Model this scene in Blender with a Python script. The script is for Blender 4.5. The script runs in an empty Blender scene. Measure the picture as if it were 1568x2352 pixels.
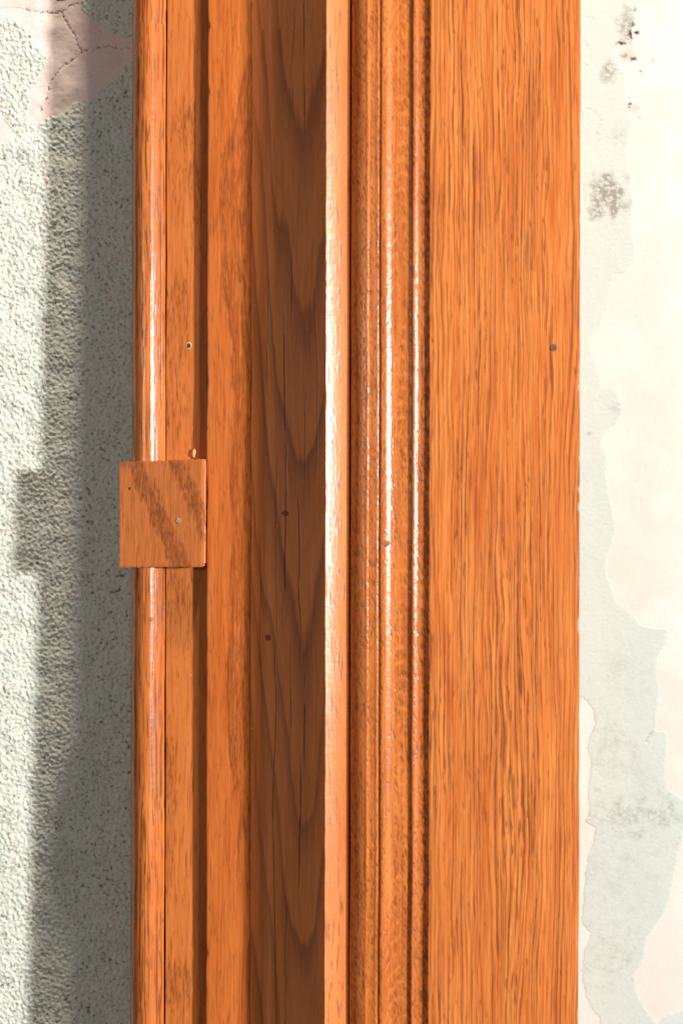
import bpy, bmesh, math, random
import numpy as np
from mathutils import Vector

# ------------------------------------------------------------------ units
U = 0.0002            # metres per layout unit (about 1/5 mm)
D = 3900.0            # camera distance from the casing face, in units
CX, CY = 784.0, 1176.0
R = math.radians
rng = np.random.default_rng(7)
random.seed(7)
scene = bpy.context.scene
col = scene.collection

def wx(px, h):        # layout x seen on the casing plane -> x of a point that stands h in front of it
    return CX + (px - CX) * (D - h) / D
def wy(py, h):
    return CY + (py - CY) * (D - h) / D
def co(x, y, h):      # layout -> metres (x right, y away from the viewer, z up)
    return ((x - CX) * U, -h * U, (CY - y) * U)

# ------------------------------------------------------------------ camera
cam_d = bpy.data.cameras.new('camera')
cam = bpy.data.objects.new('camera', cam_d); col.objects.link(cam)
cam.location = (0, -D * U, 0); cam.rotation_euler = (R(90), 0, 0)
cam_d.sensor_fit = 'VERTICAL'; cam_d.sensor_height = 36.0
cam_d.lens = 36.0 * D / 2352.0
cam_d.clip_start = 0.02; cam_d.clip_end = 50
cam_d.dof.use_dof = True; cam_d.dof.focus_distance = (D + 120) * U; cam_d.dof.aperture_fstop = 16.0
scene.camera = cam

# ------------------------------------------------------------------ light
world = bpy.data.worlds.new('World'); scene.world = world; world.use_nodes = True
bg = world.node_tree.nodes['Background']
bg.inputs['Color'].default_value = (0.95, 0.97, 1.0, 1); bg.inputs['Strength'].default_value = 0.07

def lamp(name, direction, dist, y, power, radius, color):
    l = bpy.data.lights.new(name, 'POINT'); l.energy = power; l.shadow_soft_size = radius; l.color = color
    o = bpy.data.objects.new(name, l); col.objects.link(o)
    d = Vector(direction).normalized() * dist                       # (right, up, out of the wall)
    o.location = co(CX + d.x, y - d.y, -150 + d.z)
    return o
lamp('key_lamp', (math.tan(R(51)), 0, 1), 20000, 97, 1130, 0.14, (1.0, 0.985, 0.965))   # hard lamp far to the right
lamp('high_lamp', (0.66, 3.8, 1.0), 9000, 1176, 165, 0.06, (1.0, 0.88, 0.72))           # raking down the wall from above
lamp('fill_lamp', (-0.62, 0.1, 1), 8000, 1000, 20, 0.20, (1.0, 0.97, 0.92))            # weak fill from the left

vs = scene.view_settings
vs.view_transform = 'Standard'; vs.look = 'None'; vs.exposure = 0; vs.gamma = 1
vs.use_curve_mapping = False
scene.cycles.max_bounces = 6

# ------------------------------------------------------------------ node helpers
class S:
    """a socket with arithmetic"""
    def __init__(s, t, k): s.t = t; s.k = k
    def _m(s, op, *a, clamp=False):
        n = s.t.nodes.new('ShaderNodeMath'); n.operation = op; n.use_clamp = clamp
        for i, v in enumerate((s,) + a):
            if isinstance(v, S): s.t.links.new(v.k, n.inputs[i])
            else: n.inputs[i].default_value = float(v)
        return S(s.t, n.outputs[0])
    def __add__(s, o): return s._m('ADD', o)
    __radd__ = __add__
    def __mul__(s, o): return s._m('MULTIPLY', o)
    __rmul__ = __mul__
    def __sub__(s, o): return s._m('SUBTRACT', o)
    def __rsub__(s, o): return (s * -1.0) + o
    def __truediv__(s, o): return s._m('DIVIDE', o)
    def abs(s): return s._m('ABSOLUTE')
    def sin(s): return s._m('SINE')
    def fract(s): return s._m('FRACT')
    def pow(s, o): return s._m('POWER', o)
    def max(s, o): return s._m('MAXIMUM', o)
    def min(s, o): return s._m('MINIMUM', o)
    def clamp(s): return s._m('ADD', 0.0, clamp=True)
    def step(s, a, b):
        n = s.t.nodes.new('ShaderNodeMapRange'); n.interpolation_type = 'SMOOTHSTEP'
        s.t.links.new(s.k, n.inputs[0])
        n.inputs[1].default_value = a; n.inputs[2].default_value = b
        if a > b:
            n.inputs[1].default_value = b; n.inputs[2].default_value = a
            n.inputs[3].default_value = 1; n.inputs[4].default_value = 0
        return S(s.t, n.outputs[0])

def noise(t, x, y, seed=0.0, detail=1.0, rough=0.5):
    c = t.nodes.new('ShaderNodeCombineXYZ')
    for i, v in enumerate((x, y, seed)):
        if isinstance(v, S): t.links.new(v.k, c.inputs[i])
        else: c.inputs[i].default_value = v
    n = t.nodes.new('ShaderNodeTexNoise'); n.noise_dimensions = '3D'
    t.links.new(c.outputs[0], n.inputs['Vector'])
    n.inputs['Scale'].default_value = 1.0; n.inputs['Detail'].default_value = detail
    n.inputs['Roughness'].default_value = rough
    return S(t, n.outputs[0])

def mix(t, f, a, b):
    n = t.nodes.new('ShaderNodeMix'); n.data_type = 'RGBA'
    for v, i in ((f, 0), (a, 6), (b, 7)):
        k = v.k if isinstance(v, S) else v
        if isinstance(k, (tuple, list)): n.inputs[i].default_value = (*k, 1)
        elif isinstance(k, (int, float)): n.inputs[i].default_value = k
        else: t.links.new(k, n.inputs[i])
    return S(t, n.outputs[2])

def attr(t, name):
    a = t.nodes.new('ShaderNodeAttribute'); a.attribute_name = name
    return S(t, a.outputs['Fac'])

def new_mat(name):
    m = bpy.data.materials.new(name); m.use_nodes = True
    t = m.node_tree; b = t.nodes['Principled BSDF']
    return m, t, b

def bump(t, b, height, dist, strength=1.0):
    n = t.nodes.new('ShaderNodeBump'); n.inputs['Strength'].default_value = strength
    n.inputs['Distance'].default_value = dist
    t.links.new(height.k, n.inputs['Height']); t.links.new(n.outputs[0], b.inputs['Normal'])
    return n

def srgb(r, g, b):
    f = lambda c: (c / 255 / 12.92) if c / 255 <= 0.04045 else ((c / 255 + 0.055) / 1.055) ** 2.4
    return (f(r), f(g), f(b))

LIGHT = (0.68, 0.238, 0.060); MID = (0.52, 0.122, 0.023); DARK = (0.125, 0.029, 0.006)

def wood(name, seed, light=LIGHT, mid=MID, dark=DARK, pore_a=0.94, tone_a=0.35, tone_col=None, rough=0.28, gloss=0.45, bump_d=0.25, fib_k=1.0,
         fleck=None, splits=False):
    """stained oak: fibres from stretched noise, pores and growth bands from the piece's own layout (s across, l along)"""
    m, t, b = new_mat(name)
    s = attr(t, 's'); z = attr(t, 'l'); pore = attr(t, 'pore'); tone = attr(t, 'tone')
    u = s + (noise(t, s * (1 / 70), z * (1 / 520), seed + 1) - 0.5) * 18 + (noise(t, s * (1 / 11), z * (1 / 90), seed + 2) - 0.5) * 5
    fib = noise(t, u * (1 / 1.6), z * (1 / 130), seed + 5, 2.0)
    fib2 = noise(t, u * (1 / 5.0), z * (1 / 260), seed + 6, 3.0, 0.6)
    big = noise(t, u * (1 / 34), z * (1 / 420), seed + 4, 2.0)
    f1 = ((fib - 0.5) * (1.5 * fib_k) + (fib2 - 0.5) * (2.8 * fib_k) + (big - 0.5) * 1.5 + 0.42).clamp()
    c = mix(t, f1, light, mid)
    drift = noise(t, s * (1 / 90), z * (1 / 1100), seed + 15, 2.0).step(0.38, 0.68)
    c = mix(t, drift * 0.20, c, tuple(v * k for v, k in zip(mid, (0.80, 0.70, 0.62))))
    c = mix(t, tone * tone_a, c, tone_col or tuple(0.6 * p + 0.4 * q for p, q in zip(mid, dark)))
    if fleck is not None: c = mix(t, fleck(t, s, z, u) * 0.4, c, tuple(min(1, 1.15 * v) for v in light))
    pn = noise(t, s * (1 / 2.2), z * (1 / 16), seed + 9, 1.0)
    p = (pore * (pn * 0.7 + 0.65)).clamp()
    c = mix(t, p * pore_a, c, dark)
    if splits: c = mix(t, attr(t, 'split') * 0.92, c, (0.02, 0.009, 0.004))
    t.links.new(c.k, b.inputs['Base Color'])
    rn = noise(t, s * (1 / 20), z * (1 / 50), seed + 11, 3.0)
    rr = rn * 0.16 + (rough - 0.08) + p * 0.10
    t.links.new(rr.k, b.inputs['Roughness'])
    b.inputs['Specular IOR Level'].default_value = gloss
    bump(t, b, p * -0.7 + (fib - 0.5) * 0.25 + noise(t, s * (1 / 9), z * (1 / 15), seed + 12, 1.0) * 0.9, bump_d * U)
    return m

# ------------------------------------------------------------------ grain layout
def vn(x, y, seed):
    """smooth lattice noise, 0..1"""
    g = np.random.default_rng(seed).random((257, 257))
    xi = np.floor(x).astype(int); yi = np.floor(y).astype(int); fx = x - xi; fy = y - yi
    fx = fx * fx * (3 - 2 * fx); fy = fy * fy * (3 - 2 * fy); xi = xi % 256; yi = yi % 256
    return (g[yi, xi] * (1 - fx) + g[yi, xi + 1] * fx) * (1 - fy) + (g[yi + 1, xi] * (1 - fx) + g[yi + 1, xi + 1] * fx) * fy

class Grain:
    DX, DY = 1.0, 3.0
    def __init__(g, x0, x1, y0=-60, y1=2420):
        g.x0, g.y0 = x0, y0
        g.xs = np.arange(x0, x1 + 1, g.DX); g.ys = np.arange(y0, y1 + 1, g.DY)
        g.X, g.Y = np.meshgrid(g.xs, g.ys); g.pore = np.zeros(g.X.shape); g.tone = np.zeros(g.X.shape)
    def scatter(g, n, density, L, W, dark, seed, lean=0.0, wav=0.05):
        r = np.random.default_rng(seed); x1, y1 = g.xs[-1], g.ys[-1]; got = 0
        while got < n:
            cx = r.uniform(g.x0, x1, n); cy = r.uniform(g.y0, y1, n)
            ok = r.random(n) < density(cx, cy)
            cx, cy = cx[ok][:n - got], cy[ok][:n - got]; got += max(1, len(cx))
            k = r.random(len(cx))
            LL = L[0] + (L[1] - L[0]) * k ** 2; WW = r.uniform(W[0], W[1], len(cx)); DD = r.uniform(dark[0], dark[1], len(cx))
            sl = lean + (vn(cx / 60, cy / 160, seed + 1) - 0.5) * 2 * wav + r.normal(0, wav * 0.25, len(cx))
            bend = r.normal(0, 0.5, len(cx))
            for a, b_, l_, w_, d_, s_, q in zip(cx, cy, LL, WW, DD, sl, bend):
                i0 = max(0, int((b_ - l_ / 2 - g.y0) / g.DY)); i1 = min(len(g.ys), int((b_ + l_ / 2 - g.y0) / g.DY) + 2)
                m = w_ + 2 + abs(s_) * l_ / 2 + abs(q)
                j0 = max(0, int((a - m - g.x0) / g.DX)); j1 = min(len(g.xs), int((a + m - g.x0) / g.DX) + 2)
                if i1 <= i0 or j1 <= j0: continue
                t_ = (g.ys[i0:i1] - b_) / (l_ / 2); ax = a + s_ * (g.ys[i0:i1] - b_) + q * np.sin(t_ * 2.2)
                ww = w_ * np.sqrt(np.clip(1 - t_ ** 2, 0, 1))
                v = np.clip(ww[:, None] + 0.5 - np.abs(g.xs[None, j0:j1] - ax[:, None]), 0, 1) * d_ * np.clip(1.15 - np.abs(t_) ** 3, 0, 1)[:, None]
                w = g.pore[i0:i1, j0:j1]; np.maximum(w, v, out=w)
        return g
    def lines(g, ring, spacing, w, amp, run, seed, keep=0.45, what='pore'):
        """open-pore lines that follow the growth rings, swelling and breaking along their run"""
        v = ring(g.X, g.Y); idx = np.floor(v); d = np.abs(v - idx - 0.5) * spacing
        rnd = np.random.default_rng(seed).random(4096)[(idx.astype(int) * 37) % 4096]
        a = np.clip((vn(idx * 3.71 + seed, g.Y / run, seed) * 0.7 + vn(idx * 5.3 + seed, g.Y / (run * 0.22), seed + 1) * 0.45 + 0.35 * (rnd - 0.5) - keep) * 3.2, 0, 1)
        ww = w * (0.45 + 0.75 * a)
        arr = getattr(g, what); np.maximum(arr, np.clip(ww + 0.5 - d, 0, 1) * amp * a ** 0.7, out=arr)
        return g
    def at(g, x, y, what):
        a = getattr(g, what)
        fx = np.clip((x - g.x0) / g.DX, 0, a.shape[1] - 1.01); fy = np.clip((y - g.y0) / g.DY, 0, a.shape[0] - 1.01)
        i = fy.astype(int); j = fx.astype(int); u = fx - j; v = fy - i
        inside = (x >= g.x0 - 1) & (x <= g.xs[-1] + 1)
        return inside * ((a[i, j] * (1 - u) + a[i, j + 1] * u) * (1 - v) + (a[i + 1, j] * (1 - u) + a[i + 1, j + 1] * u) * v)

# ------------------------------------------------------------------ mesh helpers
def link(name, me, mat, parent=None):
    o = bpy.data.objects.new(name, me); col.objects.link(o)
    if mat: me.materials.append(mat)
    if parent: o.parent = parent
    return o

def smooth_noise1(n, scale, amp, r):
    k = max(2, int(n / scale) + 3)
    return np.interp(np.linspace(0, k - 1, n), np.arange(k), r.normal(0, amp, k))

Y0, Y1 = -1250.0, 2690.0                      # the pieces run on past the picture above and below
BASE = co(CX, Y1, -405)
HS = 1.2
def hs(h): return h if h > -20 else -20 + (h + 20) * HS     # depth of the stepped jamb pieces                      # foot of the frame, on the wall
frame = bpy.data.objects.new('oak_door_frame', None); col.objects.link(frame)
frame.location = BASE
frame['label'] = 'varnished orange oak door frame of stepped boards and mouldings fixed to the peeling wall'
frame['category'] = 'door frame'; frame['kind'] = 'thing'

def along(y, knot, amp, r):
    k = np.arange(-1400, 2900, knot); return np.interp(y, k, r.normal(0, amp, len(k)))
ROWS = np.concatenate([np.arange(Y0, -45, 60.0), np.arange(-45, 2400, 5.0), np.arange(2402, Y1 + 20, 40.0)])

def strip(name, prof, mat, wob=0.5, seed=0, flat=None, back=None, sharp=35, deep=True, grains=(), parent=None, nicks=()):
    """extrude a cross-section (picture x, height h) along the piece; s/l attributes lay out the fibres, pore/tone the grain"""
    r = np.random.default_rng(seed)
    if deep: prof = [(x, hs(h)) for x, h in prof]
    fine = [prof[0]]
    for (xa, ha), (xb, hb) in zip(prof[:-1], prof[1:]):
        n = 1 if abs(hb - ha) > 12 else max(1, int(math.hypot(xb - xa, hb - ha) / 1.6))
        fine += [(xa + (xb - xa) * k / n, ha + (hb - ha) * k / n) for k in range(1, n + 1)]
    prof = fine
    pts = [(wx(x, h), h) for x, h in prof]
    bk = back if back is not None else min(p[1] for p in pts) - 30
    s = [0.0]
    for a, b in zip(pts[:-1], pts[1:]): s.append(s[-1] + math.hypot(b[0] - a[0], b[1] - a[1]))
    ref = flat if flat is not None else prof[len(prof) // 2][0]
    i = min(range(len(prof)), key=lambda q: abs(prof[q][0] - ref))
    s = [v + prof[i][0] - s[i] for v in s]
    ring = np.array(pts + [(pts[-1][0], bk), (pts[0][0], bk)])
    sr = np.array(s + [s[-1] + pts[-1][1] - bk, s[0] - (pts[0][1] - bk)]); pxr = np.array([p[0] for p in prof] + [prof[-1][0], prof[0][0]])
    n = len(ring); ys = ROWS; m_ = len(ys)
    dx = along(ys, 150, wob, r) + along(ys, 40, wob * 0.3, r); dh = along(ys, 220, wob * 0.6, r)
    X = ring[None, :, 0] + dx[:, None] - 0.0019 * (ys[:, None] - CY)     # the whole frame leans a hair to the left going down
    for (xa, xb, amount, num) in nicks:      # bruised arris: short bites out of one edge
        e = np.zeros(m_)
        for yc, ln, am in zip(r.uniform(-40, 2400, num), r.uniform(5, 26, num), r.uniform(0.2, 1, num) ** 2): e = np.maximum(e, am * np.exp(-((ys - yc) / ln) ** 2))
        X[:, (pxr >= xa) & (pxr <= xb)] += (amount * e)[:, None]
    H = ring[None, :, 1] + dh[:, None]; Y = np.repeat(ys[:, None], n, 1)
    P = np.stack([(X - CX) * U - BASE[0], -H * U - BASE[1], (CY - Y) * U - BASE[2]], -1).reshape(-1, 3)
    idx = np.arange(m_ * n).reshape(m_, n); nxt = np.roll(idx, -1, 1)
    q = np.stack([idx[:-1], idx[1:], nxt[1:], nxt[:-1]], -1).reshape(-1, 4)
    me = bpy.data.meshes.new(name)
    me.from_pydata(P.tolist(), [], q.tolist() + [list(range(n)), list(range((m_ - 1) * n, m_ * n))[::-1]])
    PX = np.repeat(pxr[None], m_, 0); gp = np.zeros(PX.shape); gt = np.zeros(PX.shape)
    for g in grains:
        gp = np.maximum(gp, g.at(PX, Y, 'pore')); gt = np.maximum(gt, g.at(PX, Y, 'tone'))
    for nm, v in (('s', np.tile(sr, m_)), ('l', Y.reshape(-1)), ('pore', gp.reshape(-1)), ('tone', gt.reshape(-1)), ('px', PX.reshape(-1))):
        at = me.attributes.new(nm, 'FLOAT', 'POINT'); at.data.foreach_set('value', v.astype(np.float32))
    me.polygons.foreach_set('use_smooth', [True] * len(me.polygons))
    # crisp arrises: mark long edges between profile segments that turn sharply
    d = np.diff(np.vstack([ring[-1:], ring, ring[:1]]), axis=0); ang = np.arctan2(d[:, 1], d[:, 0]); turn = np.abs((np.diff(ang) + math.pi) % (2 * math.pi) - math.pi)
    hard = set(np.nonzero(turn > R(sharp))[0].tolist())
    ev = np.empty(len(me.edges) * 2, np.int32); me.edges.foreach_get('vertices', ev); ev = ev.reshape(-1, 2)
    sh_ = (ev[:, 0] % n == ev[:, 1] % n) & np.isin(ev[:, 0] % n, list(hard))
    se = me.attributes.new('sharp_edge', 'BOOLEAN', 'EDGE'); se.data.foreach_set('value', sh_)
    o = link(name, me, mat, parent or frame)
    return o

def arc(x0, h0, x1, h1, n, bulge):
    """points between two ends, bulging out of the chord"""
    out = []
    for i in range(n + 1):
        f = i / n; dx, dh = x1 - x0, h1 - h0; L = math.hypot(dx, dh)
        k = 4 * f * (1 - f) * bulge
        out.append((x0 + dx * f - dh / L * k, h0 + dh * f + dx / L * k))
    return out

# ------------------------------------------------------------------ wall
HW = -410.0
def hwall(y): return HW + 25 - 50 * (np.asarray(y) / 2352.0)     # the frame stands a little further off lower down

def fft_noise(shape, lo, hi, r, step):
    """band-limited noise, wavelengths between lo and hi units"""
    fy = np.fft.fftfreq(shape[0], step)[:, None]; fx = np.fft.rfftfreq(shape[1], step)[None]
    f = np.sqrt(fx ** 2 + fy ** 2)
    m = np.exp(-((f - 0.5 * (1 / lo + 1 / hi)) / (0.5 * (1 / lo - 1 / hi) + 1e-9)) ** 2)
    a = np.fft.irfft2(np.fft.rfft2(r.normal(size=shape)) * m, s=shape)
    return a / a.std()
def fft_low(shape, wl, r, step):
    fy = np.fft.fftfreq(shape[0], step)[:, None]; fx = np.fft.rfftfreq(shape[1], step)[None]
    a = np.fft.irfft2(np.fft.rfft2(r.normal(size=shape)) * np.exp(-((fx ** 2 + fy ** 2) * wl ** 2)), s=shape)
    return a / a.std()
def blur(a, sig, step):
    fy = np.fft.fftfreq(a.shape[0], step)[:, None]; fx = np.fft.rfftfreq(a.shape[1], step)[None]
    return np.fft.irfft2(np.fft.rfft2(a) * np.exp(-2 * (math.pi * sig) ** 2 * (fx ** 2 + fy ** 2)), s=a.shape)

ST = 1.6
GX0, GX1, GY0, GY1 = -700, 2300, -420, 2780
nx, ny = int((GX1 - GX0) / ST), int((GY1 - GY0) / ST)
gx = GX0 + np.arange(nx) * ST; gy = GY0 + np.arange(ny) * ST
GXX, GYY = np.meshgrid(gx, gy)
sh = (ny, nx)

def poly_mask(poly):
    xs = [p[0] for p in poly]; ys = [p[1] for p in poly]
    i0, i1 = max(0, int((min(ys) - GY0) / ST) - 2), min(ny, int((max(ys) - GY0) / ST) + 3)
    j0, j1 = max(0, int((min(xs) - GX0) / ST) - 2), min(nx, int((max(xs) - GX0) / ST) + 3)
    X = GXX[i0:i1, j0:j1]; Y = GYY[i0:i1, j0:j1]; m = np.zeros(X.shape, bool)
    for (xa, ya), (xb, yb) in zip(poly, poly[1:] + poly[:1]):
        if ya == yb: continue
        c = ((ya > Y) != (yb > Y)) & (X < (xb - xa) * (Y - ya) / (yb - ya) + xa); m ^= c
    out = np.zeros(sh, bool); out[i0:i1, j0:j1] = m; return out

def Z1(l): return [(x * 0.32, y * 0.32) for x, y in l]
def ZR(l, oy): return [(878 + x * 0.44, oy + y * 0.44) for x, y in l]
patchA = Z1([(-900, 60), (-300, 110), (0, 105), (90, 115), (150, 190), (210, 215), (250, 290), (295, 340), (335, 390), (340, 440), (300, 500), (250, 600), (210, 690),
             (200, 850), (215, 910), (260, 915), (310, 870), (360, 830), (450, 810), (520, 760), (540, 725), (620, 730), (690, 710), (700, 670), (770, 620),
             (850, 560), (880, 490), (940, 420), (1100, 400), (1150, 300), (940, 265), (860, 265), (820, 240), (760, 200), (700, 165), (650, 115), (600, 80), (580, 60), (590, -80), (500, -400), (-900, -400)])
patchB = Z1([(-200, 780), (0, 790), (15, 800), (40, 870), (80, 920), (130, 970), (100, 1000), (40, 1020), (-250, 1015)])
right = ([(1430, -420), (1432, -60)] + ZR([(1250, 0), (1290, 30), (1320, 60), (1310, 110), (1290, 180), (1280, 225), (1235, 225), (1225, 300), (1230, 350), (1265, 370), (1275, 450), (1280, 530),
          (1290, 580), (1300, 650), (1285, 740), (1270, 770), (1280, 850), (1300, 930), (1290, 985), (1310, 1060), (1300, 1130), (1300, 1200), (1325, 1290), (1305, 1350), (1270, 1420),
          (1210, 1430), (1190, 1500), (1175, 1600), (1140, 1680), (1110, 1730), (1080, 1800)], 0) +
         ZR([(1085, 90), (1110, 150), (1125, 240), (1150, 320), (1200, 310), (1240, 350), (1245, 430), (1215, 510), (1160, 530), (1145, 600), (1170, 680), (1165, 760), (1180, 860),
             (1205, 960), (1215, 1060), (1200, 1120), (1175, 1180), (1165, 1260), (1190, 1340), (1220, 1430), (1270, 1470), (1310, 1510), (1360, 1560), (1430, 1570), (1490, 1570),
             (1480, 1640), (1440, 1700), (1430, 1760)], 752.6) +
         ZR([(1430, 0), (1445, 130), (1430, 240), (1420, 330), (1480, 320), (1490, 400), (1470, 500), (1480, 590), (1500, 640), (1540, 660), (1580, 690), (1600, 780), (1560, 900), (1530, 1020),
             (1510, 1130), (1480, 1250), (1410, 1350), (1380, 1400), (1360, 1520), (1310, 1590), (1320, 1660), (1350, 1740), (1430, 1853), (1480, 1810), (1600, 1770), (2000, 1760)], 1536.6) +
         [(2300, 2250), (2300, -420)])
lowleft = ZR([(600, 130), (1020, 140), (1060, 160), (1100, 220), (1110, 290), (1080, 350), (1070, 420), (1085, 480), (1080, 560), (1070, 640), (1080, 740), (1055, 800), (1110, 830), (1100, 900),
              (1070, 980), (1060, 1060), (1050, 1180), (1040, 1330), (1090, 1380), (1050, 1480), (1040, 1600), (1060, 1710), (1090, 1770), (1130, 1820), (1140, 2100), (1000, 2500), (600, 2500)], 1536.6)
cream = np.zeros(sh)
for p in (patchA, patchB, right, lowleft): cream = np.maximum(cream, poly_mask(p))
for (x, y, rx, ry) in ((1336, 443, 7, 24), (1331, 265, 5, 14), (1362, 1500, 3, 3), (14, 1880, 3, 2)):
    cream = np.maximum(cream, ((GXX - x) / rx) ** 2 + ((GYY - y) / ry) ** 2 < 1)
edge_n = fft_low(sh, 9, rng, ST) * 0.10 + fft_low(sh, 3, rng, ST) * 0.09
cfield = blur(cream, 2.6, ST) + edge_n * (blur(cream, 6, ST) * (1 - blur(cream, 6, ST)) * 4)
paint_cov = np.clip((0.5 - cfield) / 0.28 + 0.5, 0, 1)           # 1 where the green paint still holds

imp = (rng.random(sh) < 0.060) * rng.uniform(0.2, 1.0, sh) ** 1.3
pits = blur(imp, 1.55, ST) / 0.16                               # open pits scattered over the skin
pits2 = blur((rng.random(sh) < 0.005) * rng.uniform(0.4, 1.0, sh), 2.8, ST) / 0.052
pits = np.minimum(np.maximum(pits, pits2), 1.5)
stip = 0.50 * fft_low(sh, 2.6, rng, ST) + 0.40 * fft_noise(sh, 9, 24, rng, ST) - 1.55 * pits
big = fft_low(sh, 60, rng, ST); mid_n = fft_low(sh, 22, rng, ST)
flat_right = np.clip((GXX - 500) / 600, 0, 1)                    # the plaster is trowelled smoother to the right of the frame
amp = (1.25 + 0.22 * mid_n) * (1 - 0.92 * flat_right)
amp = np.clip(amp, 0.08, 2.2)
# hairline ridges in the paint and its trowel strokes
lumps = (0.22 * mid_n + 1.0 * big) * (1 - 0.9 * flat_right)
paint_h = stip * amp + lumps

def stroke(pts, width):
    d = np.full(sh, 1e9)
    jx = fft_low(sh, 7, np.random.default_rng(3), ST) * 1.6
    for (xa, ya), (xb, yb) in zip(pts[:-1], pts[1:]):
        i0, i1 = [int((v - GY0) / ST) for v in (min(ya, yb) - 14, max(ya, yb) + 14)]
        j0, j1 = [int((v - GX0) / ST) for v in (min(xa, xb) - 14, max(xa, xb) + 14)]
        i0 = max(i0, 0); j0 = max(j0, 0)
        X = GXX[i0:i1, j0:j1] + jx[i0:i1, j0:j1]; Y = GYY[i0:i1, j0:j1] + jx[i0:i1, j0:j1][::-1]
        L2 = (xb - xa) ** 2 + (yb - ya) ** 2
        t = np.clip(((X - xa) * (xb - xa) + (Y - ya) * (yb - ya)) / L2, 0, 1)
        dd = np.hypot(X - xa - t * (xb - xa), Y - ya - t * (yb - ya))
        d[i0:i1, j0:j1] = np.minimum(d[i0:i1, j0:j1], dd)
    return np.clip(1 - d / width, 0, 1)
crack = np.maximum.reduce([stroke(Z1(l), 2.1) for l in (
    [(-100, 50), (0, 55), (150, 60), (280, 85), (420, 95), (500, 45), (560, 30)], [(440, 90), (480, 170), (540, 250), (560, 320), (585, 365)],
    [(290, 800), (330, 720), (350, 610), (430, 500), (520, 430), (600, 370), (700, 345), (780, 325), (870, 355), (960, 340)])])
ridge = np.maximum.reduce([stroke([(116, 538), (128, 531), (168, 529)], 3.5), stroke([(140, 740), (190, 705), (250, 690)], 6) * 0.5, stroke([(120, 1920), (190, 1905), (230, 1897)], 3) * 0.6,
                           stroke([(70, 1078), (110, 1052), (180, 1040)], 7) * 0.5])
paint_h += ridge * 2.2
rcrack = np.maximum.reduce([stroke(ZR(l, 0), 2.0) for l in ([(1060, 560), (1100, 580), (1130, 610), (1135, 640), (1115, 690), (1125, 730), (1135, 760)], [(1030, 80), (1090, 95), (1130, 110)],
                            [(1050, 330), (1070, 345)], [(1040, 190), (1070, 240), (1090, 300)])])
rcrack = np.maximum(rcrack, stroke(ZR([(1370, 380), (1395, 340), (1425, 300)], 1536.6), 4))
sp = fft_noise(sh, 4, 7, rng, ST)
speck = np.clip((sp - 1.75) / 0.5, 0, 1)
stain_shade = np.zeros(sh)
sn = fft_low(sh, 10, rng, ST); sn2 = fft_low(sh, 4, rng, ST); sn3 = fft_low(sh, 28, rng, ST)
def blot(x, y, rx, ry, a, ragged=0.45):
    global stain_shade
    d = np.hypot((GXX - x) / rx, (GYY - y) / ry) + sn * ragged * 0.55 + sn2 * ragged * 0.35 + sn3 * ragged * 0.5
    stain_shade = np.maximum(stain_shade, a * np.clip((1.10 - d) / 0.45, 0, 1) * np.clip(0.62 + 0.42 * sn + 0.30 * sn2, 0.05, 1.25))
for bargs in ((1395, 452, 54, 60, 1.25, .28), (1397, 162, 20, 32, .8, .3), (1436, 60, 24, 56, .8, .3), (1415, 310, 28, 30, .25), (1420, 940, 24, 26, .3), (1352, 995, 6, 5, .6), (1385, 1935, 6, 5, .5),
              (1450, 1870, 120, 50, .50, .9), (1400, 1720, 70, 70, .28, .9), (1400, 2010, 90, 90, .20, .9), (1400, 2200, 70, 70, .34, .9), (1470, 1790, 60, 60, .28, .9), (1430, 1540, 60, 50, .2, .9),
              (140, 1985, 80, 60, .40), (200, 1800, 70, 120, .15), (120, 2260, 80, 90, .18), (30, 250, 40, 30, .0)):  # strongest left-wall blot puts the block's cast shadow into the colour
    blot(*bargs)
soot = np.zeros(sh)                                              # black dirt caught along the flaking edge
for (x, y, rx, ry, a) in ((1446, 82, 5, 16, 1), (1428, 100, 12, 4, 1), (1462, 75, 7, 4, .9), (1458, 22, 3, 9, .8), (1452, 55, 4, 8, .7), (1434, 128, 8, 5, .55), (1455, 135, 6, 4, .8), (1446, 240, 4, 8, .8), (1456, 250, 10, 8, .25),
                      (1470, 163, 4, 3, .6), (1498, 140, 5, 8, .25), (1440, 128, 18, 14, .2), (1470, 270, 5, 4, .3), (140, -2, 12, 4, 1), (6, 1355, 10, 2.5, .5)):
    d = np.hypot((GXX - x) / rx, (GYY - y) / ry) + sn2 * 0.35
    soot = np.maximum(soot, np.clip(1.15 * a, 0, 1) * np.clip((1.05 - d) / 0.35, 0, 1) if a > 0.5 else a * np.clip((1.2 - d) / 0.4, 0, 1))

def cols(dense, right=1.8):
    return np.concatenate([np.arange(-690, -34, 14.0), np.arange(-34, 330, dense), np.arange(334, 1296, 26.0), np.arange(1298, 1610, dense * right), np.arange(1615, 2290, 14.0)])
def rows(dense, upto=2390):
    return np.concatenate([np.arange(-1300, -410, 30.0), np.arange(-410, -34, 10.0), np.arange(-34, upto, dense), np.arange(upto + 4, 2390, 6.0), np.arange(2394, 2770, 10.0)])
def sample(a, X, Y):
    fx = np.clip((X - GX0) / ST, 0, nx - 1.01); fy = np.clip((Y - GY0) / ST, 0, ny - 1.01)
    i = np.clip(fy.astype(int), 0, ny - 2); j = np.clip(fx.astype(int), 0, nx - 2); u = fx - j; v = fy - i
    return (a[i, j] * (1 - u) + a[i, j + 1] * u) * (1 - v) + (a[i + 1, j] * (1 - u) + a[i + 1, j + 1] * u) * v

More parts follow.
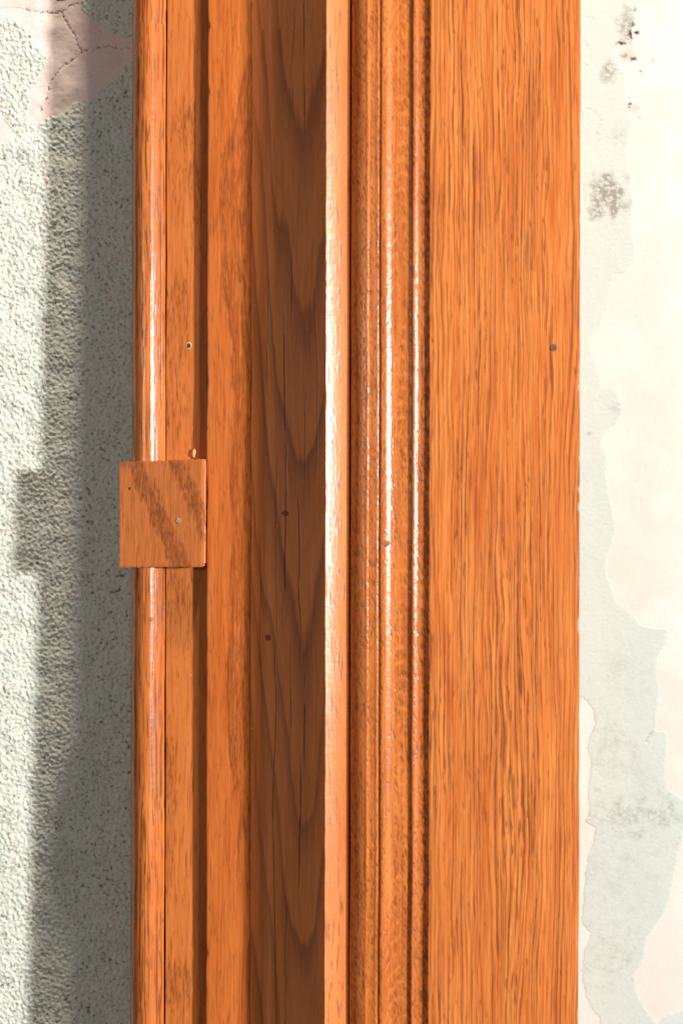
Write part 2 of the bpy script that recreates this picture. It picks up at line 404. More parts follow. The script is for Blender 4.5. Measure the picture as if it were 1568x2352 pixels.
def sheet(name, cx, cy, height, keep, attrs, mat, parent=None):
    X, Y = np.meshgrid(cx, cy); h = hwall(Y)
    base = h + sample(height, X, Y)
    wxx = CX + (X - CX) * (D - h) / D; wyy = CY + (Y - CY) * (D - h) / D
    V = np.stack([(wxx - CX) * U, -base * U, (CY - wyy) * U], -1).reshape(-1, 3).astype(np.float32)
    R_, C_ = X.shape; idx = np.arange(R_ * C_).reshape(R_, C_)
    q = np.stack([idx[:-1, :-1], idx[1:, :-1], idx[1:, 1:], idx[:-1, 1:]], -1)
    if keep is not None:
        k = sample(keep, X, Y) > 0.02
        q = q[(k[:-1, :-1] | k[1:, :-1] | k[1:, 1:] | k[:-1, 1:])]
        used = np.zeros(R_ * C_, bool); used[q.reshape(-1)] = True
        remap = np.cumsum(used) - 1; V = V[used]; q = remap[q.reshape(-1, 4)]
    else: used = np.ones(R_ * C_, bool)
    q = q.reshape(-1, 4)
    me = bpy.data.meshes.new(name)
    me.vertices.add(len(V)); me.vertices.foreach_set('co', V.reshape(-1))
    me.loops.add(q.size); me.loops.foreach_set('vertex_index', q.reshape(-1).astype(np.int32))
    me.polygons.add(len(q)); me.polygons.foreach_set('loop_start', np.arange(0, q.size, 4, dtype=np.int32))
    me.update(calc_edges=True)
    me.polygons.foreach_set('use_smooth', np.ones(len(q), bool))
    for an, a in attrs.items():
        at = me.attributes.new(an, 'FLOAT', 'POINT'); at.data.foreach_set('value', sample(a, X, Y).reshape(-1)[used].astype(np.float32))
    me.update()
    return link(name, me, mat, parent)

# plaster: cream, finely pitted, cracked
m_pl, t, b = new_mat('cream_plaster')
geo = t.nodes.new('ShaderNodeNewGeometry'); sx = t.nodes.new('ShaderNodeSeparateXYZ'); t.links.new(geo.outputs['Position'], sx.inputs[0])
px, pz = S(t, sx.outputs[0]) * (1 / U), S(t, sx.outputs[2]) * (1 / U)
n1 = noise(t, px * (1 / 60), pz * (1 / 60), 3, 4); n2 = noise(t, px * (1 / 240), pz * (1 / 240), 8, 2)
c = mix(t, n1.step(0.35, 0.7), (0.74, 0.575, 0.53), (0.72, 0.55, 0.505))
c = mix(t, n2.step(0.42, 0.62) * 0.6, c, (0.72, 0.62, 0.59))
c = mix(t, noise(t, px * (1 / 7), pz * (1 / 7), 5, 3).step(0.5, 0.8) * 0.25, c, (0.55, 0.40, 0.28))
c = mix(t, attr(t, 'speck') * 0.75, c, (0.16, 0.15, 0.17))
c = mix(t, attr(t, 'crack').step(0.25, 0.9) * 0.85, c, (0.12, 0.07, 0.05))
c = mix(t, attr(t, 'soot').clamp(), c, (0.035, 0.03, 0.035))
t.links.new(c.k, b.inputs['Base Color']); b.inputs['Roughness'].default_value = 0.85; b.inputs['Specular IOR Level'].default_value = 0.25
bump(t, b, noise(t, px * (1 / 5), pz * (1 / 5), 2, 3), 1.2 * U, 0.25)
pl_h = -1.9 * (1 - 0.6 * flat_right) + lumps + 0.10 * stip * (1 - flat_right) - 1.0 * speck - 2.2 * crack
wall = sheet('wall', cols(1.9, 2.2), rows(1.9, 345), pl_h, None, {'speck': speck * (1 - 0.93 * flat_right), 'crack': crack, 'soot': soot}, m_pl)
wall['kind'] = 'structure'

# green-grey distemper paint with holes where it has flaked away
m_pa, t, b = new_mat('green_paint')
geo = t.nodes.new('ShaderNodeNewGeometry'); sx = t.nodes.new('ShaderNodeSeparateXYZ'); t.links.new(geo.outputs['Position'], sx.inputs[0])
px, pz = S(t, sx.outputs[0]) * (1 / U), S(t, sx.outputs[2]) * (1 / U)
n1 = noise(t, px * (1 / 90), pz * (1 / 90), 13, 4); n2 = noise(t, px * (1 / 10), pz * (1 / 10), 21, 3)
c = mix(t, n1.step(0.3, 0.7), (0.62, 0.625, 0.545), (0.58, 0.615, 0.55))
c = mix(t, n2.step(0.42, 0.72) * 0.42, c, (0.40, 0.38, 0.28))
c = mix(t, attr(t, 'right_dim') * 0.9, c, (0.46, 0.525, 0.495))  # paint colour darkened to the right, balancing the stronger light there
c = mix(t, attr(t, 'pit') * 0.86, c, (0.095, 0.08, 0.04))
c = mix(t, attr(t, 'stain_shade').clamp() * 0.80, c, (0.19, 0.185, 0.14))
c = mix(t, attr(t, 'rim') * 0.8, c, (0.30, 0.17, 0.07))
c = mix(t, attr(t, 'crack').step(0.2, 0.9) * 0.6, c, (0.28, 0.26, 0.18))
c = mix(t, attr(t, 'soot').clamp(), c, (0.035, 0.03, 0.035))
t.links.new(c.k, b.inputs['Base Color']); b.inputs['Roughness'].default_value = 0.8; b.inputs['Specular IOR Level'].default_value = 0.3
bump(t, b, noise(t, px * (1 / 3.5), pz * (1 / 3.5), 5, 2), 0.8 * U, 0.5)
pit = np.clip((pits - 0.45) / 0.45, 0, 1) * (1 - 0.93 * flat_right)
rim = np.clip(1 - np.abs(paint_cov - 0.55) / 0.45, 0, 1) * (paint_cov < 0.98) * np.clip(0.5 + 0.6 * fft_low(sh, 20, rng, ST), 0, 1) * (1 - 0.97 * flat_right)
pa_h = lumps + (paint_h - lumps) * np.clip(paint_cov * 1.2, 0, 1) - 2.6 * (1 - 0.6 * flat_right) * (1 - paint_cov) - 1.0 * rcrack
paint = sheet('paint_layer', cols(1.85), rows(1.85), pa_h, paint_cov, {'stain_shade': stain_shade, 'pit': pit, 'rim': rim, 'right_dim': flat_right, 'crack': rcrack, 'soot': soot}, m_pa, wall)
paint['label'] = 'flaking grey-green stippled paint coat'

# ------------------------------------------------------------------ the frame's pieces
def fr(v): return v - np.floor(v)
# wide board: rift-cut, pores strung along wavy growth lines
g_board = Grain(986, 1331)
def warp_board(x, y): return x + 28 * (vn(x / 110, y / 620, 101) - 0.5) + 8 * (vn(x / 22, y / 130, 102) - 0.5) + 2.5 * (vn(x / 7, y / 45, 105) - 0.5)
def ring_board(x, y): return warp_board(x, y) / 12.0
g_board.tone = np.exp(-np.abs(fr(ring_board(g_board.X, g_board.Y)) - 0.5) / 0.16) * (0.2 + 0.9 * vn(g_board.X / 22, g_board.Y / 300, 103))
g_board.lines(ring_board, 12.0, 1.6, 1.0, 210, 201, 0.42)
g_board.lines(lambda x, y: warp_board(x, y) / 7.3 + 0.37, 7.3, 0.95, 0.9, 170, 203, 0.44)
g_board.lines(lambda x, y: warp_board(x, y) / 4.1 + 0.11, 4.1, 0.7, 0.72, 220, 205, 0.42)
side = lambda x: 0.35 + 0.65 * np.clip((1270 - x) / 60, 0, 1)
g_board.scatter(800, lambda x, y: (0.05 + 0.95 * np.exp(-np.abs(fr(ring_board(x, y)) - 0.5) / 0.10)) * (0.25 + 0.75 * vn(x / 26, y / 240, 104)) * side(x), (16, 60), (0.9, 1.9), (0.6, 1.0), 1, wav=0.05)
g_board.pore *= np.clip(0.40 + 0.9 * vn(g_board.X / 34, g_board.Y / 420, 106), 0, 1) * (0.7 + 0.3 * side(g_board.X))
# run moulding: the cutter opens the pores, so they read as short pits
g_mould = Grain(804, 986)
def ring_m(x, y): return (x + 20 * (vn(x / 40, y / 300, 111) - 0.5)) / 17.0
g_mould.tone = vn(g_mould.X / 14, g_mould.Y / 60, 113) * 0.5
g_mould.scatter(7500, lambda x, y: (0.10 + 0.9 * np.exp(-fr(ring_m(x, y)) / 0.40)) * (0.15 + 0.85 * vn(x / 20, y / 90, 114)) * np.where((x > 878) & (x < 903), 0.25, 1.0), (6, 18), (0.5, 1.2), (0.5, 1.0), 3, lean=0.12, wav=0.12)
g_mould.scatter(500, lambda x, y: np.where((x > 968) & (x < 986), 1.0, 0.0), (7, 20), (1.5, 4.0), (0.5, 0.9), 31, lean=0.1, wav=0.2)
# raised strip: few long open pores
g_raised = Grain(744, 803)
g_raised.scatter(120, lambda x, y: np.exp(-np.abs(x - 758 - 6 * (vn(y / 300, y * 0, 121) - 0.5)) / 3) + 0.9 * np.exp(-np.abs(x - 775 - 10 * (vn(y / 260, y * 0, 122) - 0.5)) / 3) + 0.05, (20, 95), (0.8, 1.6), (0.6, 1), 4, wav=0.05)
g_raised.scatter(260, lambda x, y: 0.5 + 0 * x, (20, 80), (0.3, 0.6), (0.3, 0.6), 41, wav=0.04)
# recessed board: flat-sawn, nested U bands
g_rec = Grain(568, 752)
def ring_rec(x, y):
    r_ = (y + 0.42 * np.abs(x - 694 - 10 * (vn(y / 300, y * 0, 131) - 0.5)) ** 1.62 + 190 * (vn(x / 30, y / 420, 132) - 0.5) + 34 * (vn(x / 5, y / 70, 133) - 0.5)) / 400.0
    return r_ + 0.55 * vn(r_ * 0.9, r_ * 0, 134)
f_ = fr(ring_rec(g_rec.X, g_rec.Y)); amp_ = 0.55 + 0.60 * vn(ring_rec(g_rec.X, g_rec.Y).astype(int) * 1.7, g_rec.Y / 900, 135)
g_rec.tone = np.clip(np.clip(f_ / 0.07, 0, 1) * np.exp(-(f_ / 0.30) ** 1.4) * amp_ + 0.30 * np.exp(-fr(ring_rec(g_rec.X, g_rec.Y) * 2.6 + 0.4) / 0.3) * vn(g_rec.X / 20, g_rec.Y / 260, 136), 0, 1)
g_rec.scatter(1500, lambda x, y: 0.25 + 0.75 * np.exp(-fr(ring_rec(x, y)) / 0.3), (40, 160), (0.3, 0.6), (0.15, 0.45), 5, wav=0.01)
# inner strip: dense dark grain to the right of a wandering line
g_in = Grain(474, 580)
kx = np.array([-100, 60, 150, 250, 330, 420, 560, 700, 900, 1200, 1700, 1900, 2100, 2420]); kv = np.array([590, 572, 552, 528, 508, 492, 500, 518, 530, 526, 522, 545, 566, 568])
def d_in(x, y):
    v = x - np.interp(y, kx, kv) + 26 * (vn(x / 9, y / 70, 141) - 0.5)
    return 0.05 + 0.95 * np.clip(v / 6, 0, 1) * (0.2 + 0.8 * np.exp(-fr(np.clip(v, 0, 999) / 40) / 0.55))
g_in.tone = d_in(g_in.X, g_in.Y) * 0.6
g_in.lines(lambda x, y: (x + 10 * (vn(x / 30, y / 300, 143) - 0.5) - 0.5 * (np.interp(y, kx, kv) - 520) + 3 * (vn(x / 6, y / 60, 144) - 0.5)) / 4.6, 4.6, 0.8, 0.9, 130, 211, 0.28)
g_in.pore *= np.clip(d_in(g_in.X, g_in.Y) * 1.2 + 0.12, 0, 1)
g_in.scatter(1500, d_in, (14, 60), (0.5, 1.1), (0.4, 0.9), 6, wav=0.06, lean=-0.02)
g_in.scatter(700, lambda x, y: 0.5 + 0 * x, (40, 160), (0.35, 0.8), (0.3, 0.75), 61, wav=0.02)
# flat strip: tongues of dark grain that start abruptly and fade downwards
g_fl = Grain(380, 484)
def d_fl(x, y):
    v = 0.04 + 0 * x
    for (y0_, ln, xc, w_) in ((172, 150, 418, 26), (330, 130, 446, 12), (606, 170, 408, 24), (880, 60, 398, 16), (1325, 95, 405, 26), (1720, 240, 392, 9), (2255, 140, 412, 24)):
        yy = y - y0_ - 0.05 * (x - xc) ** 2 + 46 * (vn(x / 4, y / 90, 151) - 0.5)
        v = np.maximum(v, np.clip(yy / 10, 0, 1) * np.exp(-np.clip(yy, 0, None) / ln) * np.clip((w_ + 8 - np.abs(x - xc)) / 8, 0, 1))
    return v
g_fl.tone = d_fl(g_fl.X, g_fl.Y) * 0.55
g_fl.scatter(620, d_fl, (12, 52), (0.5, 1.15), (0.5, 1.0), 7, wav=0.04)
g_fl.scatter(550, lambda x, y: 0.3 + 0.7 * np.exp(-fr((x + 5 * vn(x / 20, y / 300, 152)) / 9.0) / 0.25), (30, 140), (0.35, 0.8), (0.3, 0.8), 71, wav=0.02)
# bead: straight, strongly lined
g_bd = Grain(302, 381)
def ring_b(x, y): return (x + 12 * (vn(x / 40, y / 420, 161) - 0.5) + 5 * (vn(x / 12, y / 80, 162) - 0.5)) / 9.5
g_bd.tone = np.exp(-fr(ring_b(g_bd.X, g_bd.Y)) / 0.3) * (0.2 + 0.9 * vn(g_bd.X / 12, g_bd.Y / 200, 163))
g_bd.lines(ring_b, 9.5, 1.3, 1.0, 140, 221, 0.46)
g_bd.lines(lambda x, y: ring_b(x, y) * 2.3 + 0.3, 4.1, 0.55, 0.7, 120, 223, 0.5)
g_bd.scatter(260, lambda x, y: (0.06 + 0.94 * np.exp(-fr(ring_b(x, y)) / 0.25)) * (0.1 + 0.9 * vn(x / 13, y / 260, 164)), (18, 95), (0.7, 1.7), (0.45, 1), 8, wav=0.04)
# block: two diagonal dark bands, fine straight lines elsewhere
g_bk = Grain(270, 478, 1040, 1320)
def d_bk(x, y):
    v = x - 0.5 * y + 18 * (vn(x / 28, y / 50, 171) - 0.5) + 16 * (vn(x / 4, y / 26, 172) - 0.5)
    b1 = np.clip((v + 254) / 6, 0, 1) * np.clip((-198 - v) / 16, 0, 1); b2 = np.clip((v + 150) / 6, 0, 1) * np.clip((-100 - v) / 14, 0, 1)
    return np.maximum(b1, b2)
g_bk.tone = d_bk(g_bk.X, g_bk.Y) * 0.6
g_bk.scatter(950, lambda x, y: d_bk(x, y) + 0.005, (8, 32), (0.5, 1.1), (0.5, 1), 9, wav=0.04)
g_bk.scatter(260, lambda x, y: 0.5 + 0 * x, (18, 80), (0.35, 0.75), (0.35, 0.8), 91, wav=0.015)

m_board = wood('oak_flat_board', 10, pore_a=0.84, tone_a=0.45, rough=0.30, gloss=0.32, bump_d=0.22)
m_mould = wood('oak_moulded', 60, rough=0.23, gloss=0.30, bump_d=0.55, light=(0.57, 0.180, 0.043), mid=(0.40, 0.098, 0.020), tone_a=0.5,
               fleck=lambda t, s, z, u: ((z + (s - 914).abs().pow(2.0) * -0.035 + (noise(t, s * (1 / 14), z * (1 / 30), 5, 2) - 0.5) * 22) * (1 / 5.6)).sin().step(0.2, 0.95) * noise(t, s * (1 / 30), z * (1 / 200), 8, 1).step(0.42, 0.58))
m_bright = wood('oak_raised_strip', 110, light=(0.60, 0.200, 0.054), mid=(0.51, 0.14, 0.031), rough=0.28, gloss=0.48, bump_d=0.35, fib_k=0.7)
m_recess = wood('oak_recessed_board', 160, light=(0.78, 0.300, 0.100), mid=(0.66, 0.225, 0.066), dark=(0.11, 0.034, 0.012), pore_a=0.7, tone_a=0.66, tone_col=(0.19, 0.070, 0.032), rough=0.38, gloss=0.3, bump_d=0.15, splits=True, fib_k=0.8)
m_inner = wood('oak_inner_strip', 210, rough=0.30, gloss=0.22, bump_d=0.2, light=(0.53, 0.150, 0.032), mid=(0.43, 0.098, 0.018), tone_a=0.75, fib_k=1.25)
m_flat = wood('oak_flat_strip', 260, rough=0.34, gloss=0.22, bump_d=0.2, light=(0.52, 0.162, 0.038), mid=(0.43, 0.115, 0.024), tone_a=0.5, fib_k=1.25)
m_bead = wood('oak_bead', 310, rough=0.21, gloss=0.38, bump_d=0.3, light=(0.56, 0.178, 0.041), mid=(0.43, 0.106, 0.020), tone_a=0.55)
m_block = wood('oak_block', 360, rough=0.38, gloss=0.15, bump_d=0.2, light=(0.46, 0.140, 0.033), mid=(0.38, 0.102, 0.022), tone_a=0.55, fib_k=1.25)

# casing: flat board and, on its left, the run moulding that steps down towards the jamb
casing_prof = ([(804.2, -70), (804.6, -42)] + arc(806, -36, 838, -11.5, 7, 4) + [(841.5, -9.8), (843.5, -10), (846.5, -11.2), (852, -11.6), (860, -10.8), (864, -9.0), (866, -8.9), (869, -10.2), (871.4, -10), (872.6, -8.6), (873.8, -6.8)] +
               [(875, -6.0), (878, -5.4), (881, -5.6), (884, -6.1), (887, -7.0), (890, -8.2), (893, -9.6), (896, -11.0), (898, -11.7), (901, -12.5), (906, -13.6), (912, -14.6), (920, -15.4), (932, -15.8), (941, -15.2), (944, -14), (945.6, -8.6)] +
               [(947, -7.4), (949, -7.0), (952, -7.8), (955, -9.2), (958, -10.6), (962, -11.6)] +
               [(968, -11.8), (973, -10.8), (978, -7.5), (982, -4), (984.5, -1.6), (986, -0.5), (990, 0), (1070, 0.3), (1160, 0), (1250, 0.2), (1322, 0), (1328.5, -0.4), (1329.8, -1.6), (1330.4, -4.5), (1330.5, -120)])
casing = strip('casing', casing_prof, m_board, seed=1, flat=1160, back=-398, deep=False, grains=(g_board, g_mould), nicks=((1328, 1331, -2.2, 45),))
# the moulded run is finished differently: its own material slot by position
casing.data.materials.append(m_mould)
pv = np.empty(len(casing.data.vertices), np.float32); casing.data.attributes['px'].data.foreach_get('value', pv)
casing.data.polygons.foreach_set('material_index', [1 if len(p.vertices) == 4 and max(pv[v] for v in p.vertices) <= 986.5 else 0 for p in casing.data.polygons])

raised = strip('raised_strip', [(744, -200), (744.3, -28), (745, -23), (747.5, -21.2)] + arc(748.5, -21.8, 793, -34.6, 8, -0.9) + [(795.5, -35.0), (796.5, -37), (801, -38), (802.2, -41), (802.5, -200)], m_bright, seed=2, flat=770, back=-398, wob=0.3, grains=(g_raised,), nicks=((743, 748.6, 0.9, 60),))
recess = strip('recessed_board', [(570, -212), (590, -212), (660, -212), (740, -212), (750, -212)], m_recess, seed=3, flat=660, back=-398, wob=0.2)
# its face, with the drying splits cut into it
SPLITS = ((697, -300, 260, 1.7), (672, -300, 210, 1.1), (668, 520, 760, 1.3), (655, 700, 1420, 2.0), (702, 840, 1130, 1.1), (690, 1120, 1560, 1.9), (725, 600, 1100, .9), (640, 1040, 1500, 1.0),
          (703, 1560, 1800, 2.0), (690, 1780, 2100, 2.2), (635, 1500, 2700, 1.3), (658, 2000, 2700, 1.2), (668, 1540, 1740, 1.1), (612, 560, 900, .9), (600, 1250, 1600, 1.0))
def recess_face():
    r = np.random.default_rng(29)
    xs = np.arange(571, 749.1, 1.1); ys = np.arange(Y0, Y1 + 1, 5.0)
    X, Y = np.meshgrid(xs, ys); k = np.zeros(X.shape); SV = X.copy()
    for (x0, a, b_, wd) in SPLITS:
        w = smooth_noise1(len(ys), 18, 1.1, r) + smooth_noise1(len(ys), 60, 3.0, r) + smooth_noise1(len(ys), 4, 0.3, r)
        g = np.clip((ys - a) / 50, 0, 1) * np.clip((b_ - ys) / 70, 0, 1) * np.clip(0.75 + smooth_noise1(len(ys), 8, 0.45, r), 0, 1.3)
        k = np.maximum(k, np.clip(1.2 - np.abs(X - x0 - w[:, None]) / (wd * 0.8), 0, 1) * np.clip(g[:, None] * 1.6, 0, 1))
    H = hs(-205.0) + 0.25 * np.sin(X / 27.0) - 1.3 * k
    WX = CX + (X - CX) * (D - H) / D - 0.0019 * (Y - CY)
    P = np.stack([(WX - CX) * U - BASE[0], -H * U - BASE[1], (CY - Y) * U - BASE[2]], -1).reshape(-1, 3)
    a_, c_ = X.shape; idx = np.arange(a_ * c_).reshape(a_, c_)
    q = np.stack([idx[:-1, :-1], idx[1:, :-1], idx[1:, 1:], idx[:-1, 1:]], -1).reshape(-1, 4)
    me = bpy.data.meshes.new('recessed_board_face')
    me.from_pydata(P.tolist(), [], q.tolist()); me.polygons.foreach_set('use_smooth', [True] * len(q))
    for nm, v in (('s', SV), ('l', Y), ('split', k), ('pore', g_rec.at(X, Y, 'pore')), ('tone', g_rec.at(X, Y, 'tone'))):
        at = me.attributes.new(nm, 'FLOAT', 'POINT'); at.data.foreach_set('value', v.reshape(-1).astype(np.float32))
    return me
face = link('board_face', recess_face(), m_recess, recess)
inner = strip('inner_strip', [(475.2, -260), (475.4, -156), (476.2, -153.4), (478.5, -152.4), (500, -152), (540, -152), (570, -152.2), (574, -153), (576.4, -155.5), (577.3, -160), (577.5, -220)], m_inner, seed=4, flat=520, back=-398, wob=0.6, grains=(g_in,), nicks=((475, 478.6, 2.0, 25), (574, 578, -1.8, 25)))
flat = strip('flat_strip', [(381.5, -260), (381.7, -181), (383, -178.5), (400, -178), (440, -178), (470, -178), (482, -178)], m_flat, seed=5, flat=430, back=-398, wob=0.5, grains=(g_fl,))
bp = [(302.3, -300), (302.3, -200)]
for a in range(-84, 29, 7): bp.append((335 + 32.7 * math.sin(R(a)), -157 - 32.7 + 32.7 * math.cos(R(a))))
x_, h_ = bp[-1]
while x_ < 377:                               # flatter fall on the right down to the seam
    h_ -= 3.0 * math.tan(R(29 + (x_ - 350) * 0.25)); x_ += 3.0; bp.append((x_, h_))
bp += [(379.4, h_ - 2.5), (379.8, h_ - 12), (379.9, -260)]
bead = strip('half_round_bead', bp, m_bead, seed=6, flat=345, back=-398, wob=0.6, grains=(g_bd,))

# block nailed across the bead
def block_mesh():
    bm = bmesh.new()
    x0, x1, ya, yb = 275.0, 472.5, 1059.0, 1303.0
    N, M = 110, 80
    r = np.random.default_rng(17)
    ex0 = smooth_noise1(M + 1, 3, 0.5, r); ex1 = smooth_noise1(M + 1, 5, 0.35, r); ey0 = smooth_noise1(N + 1, 3, 0.9, r); ey1 = smooth_noise1(N + 1, 3, 0.6, r)
    def top_h(x): return hs(-150) + 24 * (x - x0) / (x1 - x0)
    grid = []
    for j in range(M + 1):
        rowv = []
        for i in range(N + 1):
            fx, fy = i / N, j / M
            yt = ya + 2.2 - 7.0 * fx + ey0[i] * (1 - fy) ** 4; ybm = yb + 0.5 - 1.0 * fx + ey1[i] * fy ** 4
            x = x0 + (x1 - x0) * fx + ex0[j] * (1 - fx) ** 6 + ex1[j] * fx ** 6 - 0.6 * fy; y = yt + (ybm - yt) * fy
            if i == 0 and 0.86 < fy < 0.93: x += 5.0 * math.sin((fy - 0.86) / 0.07 * math.pi)      # broken notch
            e = min(fx * (x1 - x0), (1 - fx) * (x1 - x0), fy * 240, (1 - fy) * 240)
            h = top_h(x)
            if (1 - fx) < 0.05: h -= 4.0 * (1 - (1 - fx) / 0.05)                                     # worn right arris
            if e < 2: h -= 0.7 * (1 - e / 2)
            if fx > 0.97 and fy > 0.97: x -= 3.0; y -= 2.5
            rowv.append(bm.verts.new(Vector(co(wx(x, h), wy(y, h), h)) - Vector(BASE)))
        grid.append(rowv)
    for j in range(M):
        for i in range(N): bm.faces.new((grid[j][i], grid[j + 1][i], grid[j + 1][i + 1], grid[j][i + 1]))
    rim_ = [grid[0][i] for i in range(N)] + [grid[j][N] for j in range(M)] + [grid[M][i] for i in range(N, 0, -1)] + [grid[j][0] for j in range(M, 0, -1)]
    dep = hs(-177.5)
    low = [bm.verts.new((v.co.x, -dep * U - BASE[1], v.co.z)) for v in rim_]
    for k in range(len(rim_)):
        k2 = (k + 1) % len(rim_); bm.faces.new((rim_[k], rim_[k2], low[k2], low[k]))
    bm.faces.new(low[::-1])
    bmesh.ops.recalc_face_normals(bm, faces=bm.faces)
    me = bpy.data.meshes.new('block')
    for f in bm.faces: f.smooth = True
    for e in bm.edges:
        if len(e.link_faces) == 2 and e.calc_face_angle(0) > R(32): e.smooth = False
    bm.to_mesh(me); bm.free()
    n = len(me.vertices); c = np.empty(n * 3, np.float32); me.vertices.foreach_get('co', c); c = c.reshape(-1, 3)
    xx = (c[:, 0] + BASE[0]) / U + CX; hh = -(c[:, 1] + BASE[1]) / U; yy = CY - (c[:, 2] + BASE[2]) / U
    s = CX + (xx - CX) * D / (D - hh) + 0.6 * (hh + 165); l = CY + (yy - CY) * D / (D - hh)
    for nm, v in (('s', s), ('l', l), ('pore', g_bk.at(s, l, 'pore')), ('tone', g_bk.at(s, l, 'tone'))):
        a = me.attributes.new(nm, 'FLOAT', 'POINT'); a.data.foreach_set('value', v.astype(np.float32))
    return me
block = link('block', block_mesh(), m_block, frame)
block['label'] = 'small square oak block with diagonal dark grain'

# ------------------------------------------------------------------ nails, holes, chips
def plain(name, c1, c2, rough, sc=3.0, bd=1.0):
    m, t, b = new_mat(name)
    tc = t.nodes.new('ShaderNodeTexCoord'); sx = t.nodes.new('ShaderNodeSeparateXYZ'); t.links.new(tc.outputs['Object'], sx.inputs[0])
    x, z = S(t, sx.outputs[0]) * (1 / U), S(t, sx.outputs[2]) * (1 / U)
    n = noise(t, x * (1 / sc), z * (1 / sc), 4, 3.0)
    t.links.new(mix(t, n.step(0.35, 0.65), c1, c2).k, b.inputs['Base Color']); b.inputs['Roughness'].default_value = rough
    bump(t, b, n, bd * U); return m
m_putty = plain('dark_wood_putty', (0.09, 0.04, 0.02), (0.19, 0.09, 0.05), 0.85)
m_grey = plain('grey_nail_head', (0.20, 0.13, 0.085), (0.34, 0.24, 0.17), 0.5)
m_hole = plain('dark_hole', (0.018, 0.010, 0.006), (0.03, 0.016, 0.01), 0.9)
m_lip = plain('torn_fibre', (0.50, 0.26, 0.14), (0.62, 0.36, 0.22), 0.6)
m_chip = plain('dry_glue', (0.62, 0.30, 0.12), (0.72, 0.40, 0.18), 0.4)

def disc(name, px, py, h, r, mat, parent, dome=1.0, ry=None, seed=0):
    """a slightly ragged button set into the surface"""
    rr = np.random.default_rng(seed); ry = ry or r
    bm = bmesh.new(); n = 18; rings = ((1.0, -2.0), (1.0, 0.0), (0.8, 0.45), (0.45, 0.8))
    jit = 1 + rr.normal(0, 0.06, n); prev = None
    x0, y0 = wx(px, h), wy(py, h)
    def P(x, y, hh): return Vector(co(x, y, hh)) - Vector(co(x0, y0, h))
    for f, k in rings:
        cur = [bm.verts.new(P(x0 + r * f * jit[i] * math.cos(2 * math.pi * i / n), y0 + ry * f * jit[i] * math.sin(2 * math.pi * i / n), h + 0.4 + k * dome * (1 if k > 0 else 1 / max(abs(dome), .3)))) for i in range(n)]
        if prev:
            for i in range(n): bm.faces.new((prev[i], prev[(i + 1) % n], cur[(i + 1) % n], cur[i]))
        prev = cur
    c = bm.verts.new(P(x0, y0, h + 0.4 + dome * 0.9))
    for i in range(n): bm.faces.new((prev[i], prev[(i + 1) % n], c))
    bmesh.ops.recalc_face_normals(bm, faces=bm.faces)
    for f in bm.faces: f.smooth = True
    me = bpy.data.meshes.new(name); bm.to_mesh(me); bm.free()
    o = link(name, me, mat, parent)
    o.location = Vector(co(x0, y0, h)) - Vector(BASE)
    return o
disc('nail_plug', 1270, 798, 0.2, 8.5, m_putty, casing, 0.5, seed=1)
disc('nail_plug', 886, 1248, -7.2, 10, plain('orange_putty', (0.24, 0.075, 0.022), (0.42, 0.15, 0.05), 0.7), casing, 1.6, ry=8, seed=2)
m_putty2 = plain('brown_wood_putty', (0.15, 0.065, 0.032), (0.27, 0.125, 0.065), 0.85)
disc('nail_plug', 655, 1179, hs(-205), 7.5, m_putty2, recess, 0.3, seed=3)
disc('nail_plug', 615, 1464, hs(-205), 6.5, m_putty2, recess, 0.3, ry=8, seed=4)
disc('nail_plug', 410, 1196, hs(-150) + 16.4, 6.5, m_grey, block, 0.7, seed=5)
lip = disc('nail_hole', 434, 794, hs(-178), 6.5, m_lip, flat, 0.5, ry=9, seed=6); disc('nail_hole', 434, 794, hs(-178) + 0.8, 4.2, m_hole, flat, 0.15, ry=6.2, seed=7)
disc('nail_hole', 298.5, 1122, hs(-150) + 2.9, 2.6, m_hole, block, 0.15, ry=3.6, seed=8)
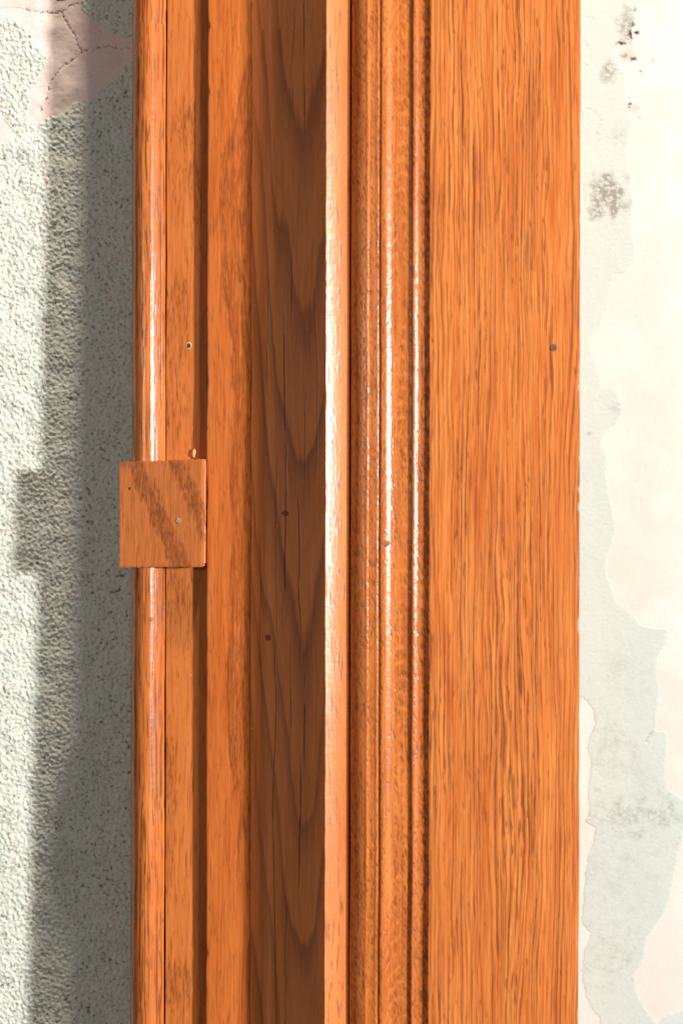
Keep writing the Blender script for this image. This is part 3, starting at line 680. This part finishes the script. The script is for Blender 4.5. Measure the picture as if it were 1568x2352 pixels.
disc('nail_head', 346.5, 1421, hs(-159.2), 5.5, m_grey, bead, 2.2, ry=6.5, seed=9)

def chunk(name, px, py, h, dims, mat, parent, seed):
    r = np.random.default_rng(seed); bm = bmesh.new()
    bmesh.ops.create_icosphere(bm, subdivisions=2, radius=1)
    for v in bm.verts:
        v.co *= 1 + r.normal(0, 0.16)
        v.co = Vector((v.co.x * dims[0] * U, v.co.y * dims[2] * U, v.co.z * dims[1] * U + 0.35 * v.co.x * dims[0] * U))
    me = bpy.data.meshes.new(name); bm.to_mesh(me); bm.free()
    o = link(name, me, mat, parent); o.location = Vector(co(wx(px, h), wy(py, h), h)) - Vector(BASE); return o
chunk('glue_chip', 446, 1041, hs(-178) + 5, (5, 10, 6), m_chip, flat, 3)

# loose dust on the ledges
bm = bmesh.new(); r = np.random.default_rng(23)
def dust(px, py, h, sz):
    c = Vector(co(wx(px, h), wy(py, h), h)); a = r.normal(0, 1, (4, 3))
    vs_ = [bm.verts.new(c + Vector(v / np.linalg.norm(v)) * sz * U) for v in a]
    for f in ((0, 1, 2), (0, 2, 3), (0, 3, 1), (1, 3, 2)): bm.faces.new([vs_[i] for i in f])
for _ in range(330): dust(r.uniform(585, 742), r.uniform(0, 2352), hs(-205) + 1, r.choice([0.7, 0.9, 1.2], p=[.5, .35, .15]))
for _ in range(90): dust(r.uniform(575, 590), r.uniform(0, 2352), hs(-205) + 1, 1.0)
for _ in range(60): dust(r.uniform(280, 465), r.uniform(1070, 1295), -128, 0.8) if False else dust(r.uniform(385, 472), r.uniform(0, 2352), hs(-178) + 1, 0.9)
for _ in range(70): dust(r.normal(803.5, 1.2), r.uniform(0, 2352), -54, 0.9)
for _ in range(60): dust(r.uniform(1000, 1320), r.uniform(0, 2352), 0.8, 0.7)
me = bpy.data.meshes.new('dust'); bm.to_mesh(me); bm.free()
dust_o = link('dust', me, plain('pale_dust', (0.75, 0.66, 0.55), (0.8, 0.72, 0.62), 0.7))
dust_o['kind'] = 'stuff'; dust_o['label'] = 'pale dust specks scattered on the oak boards'; dust_o['category'] = 'dust'
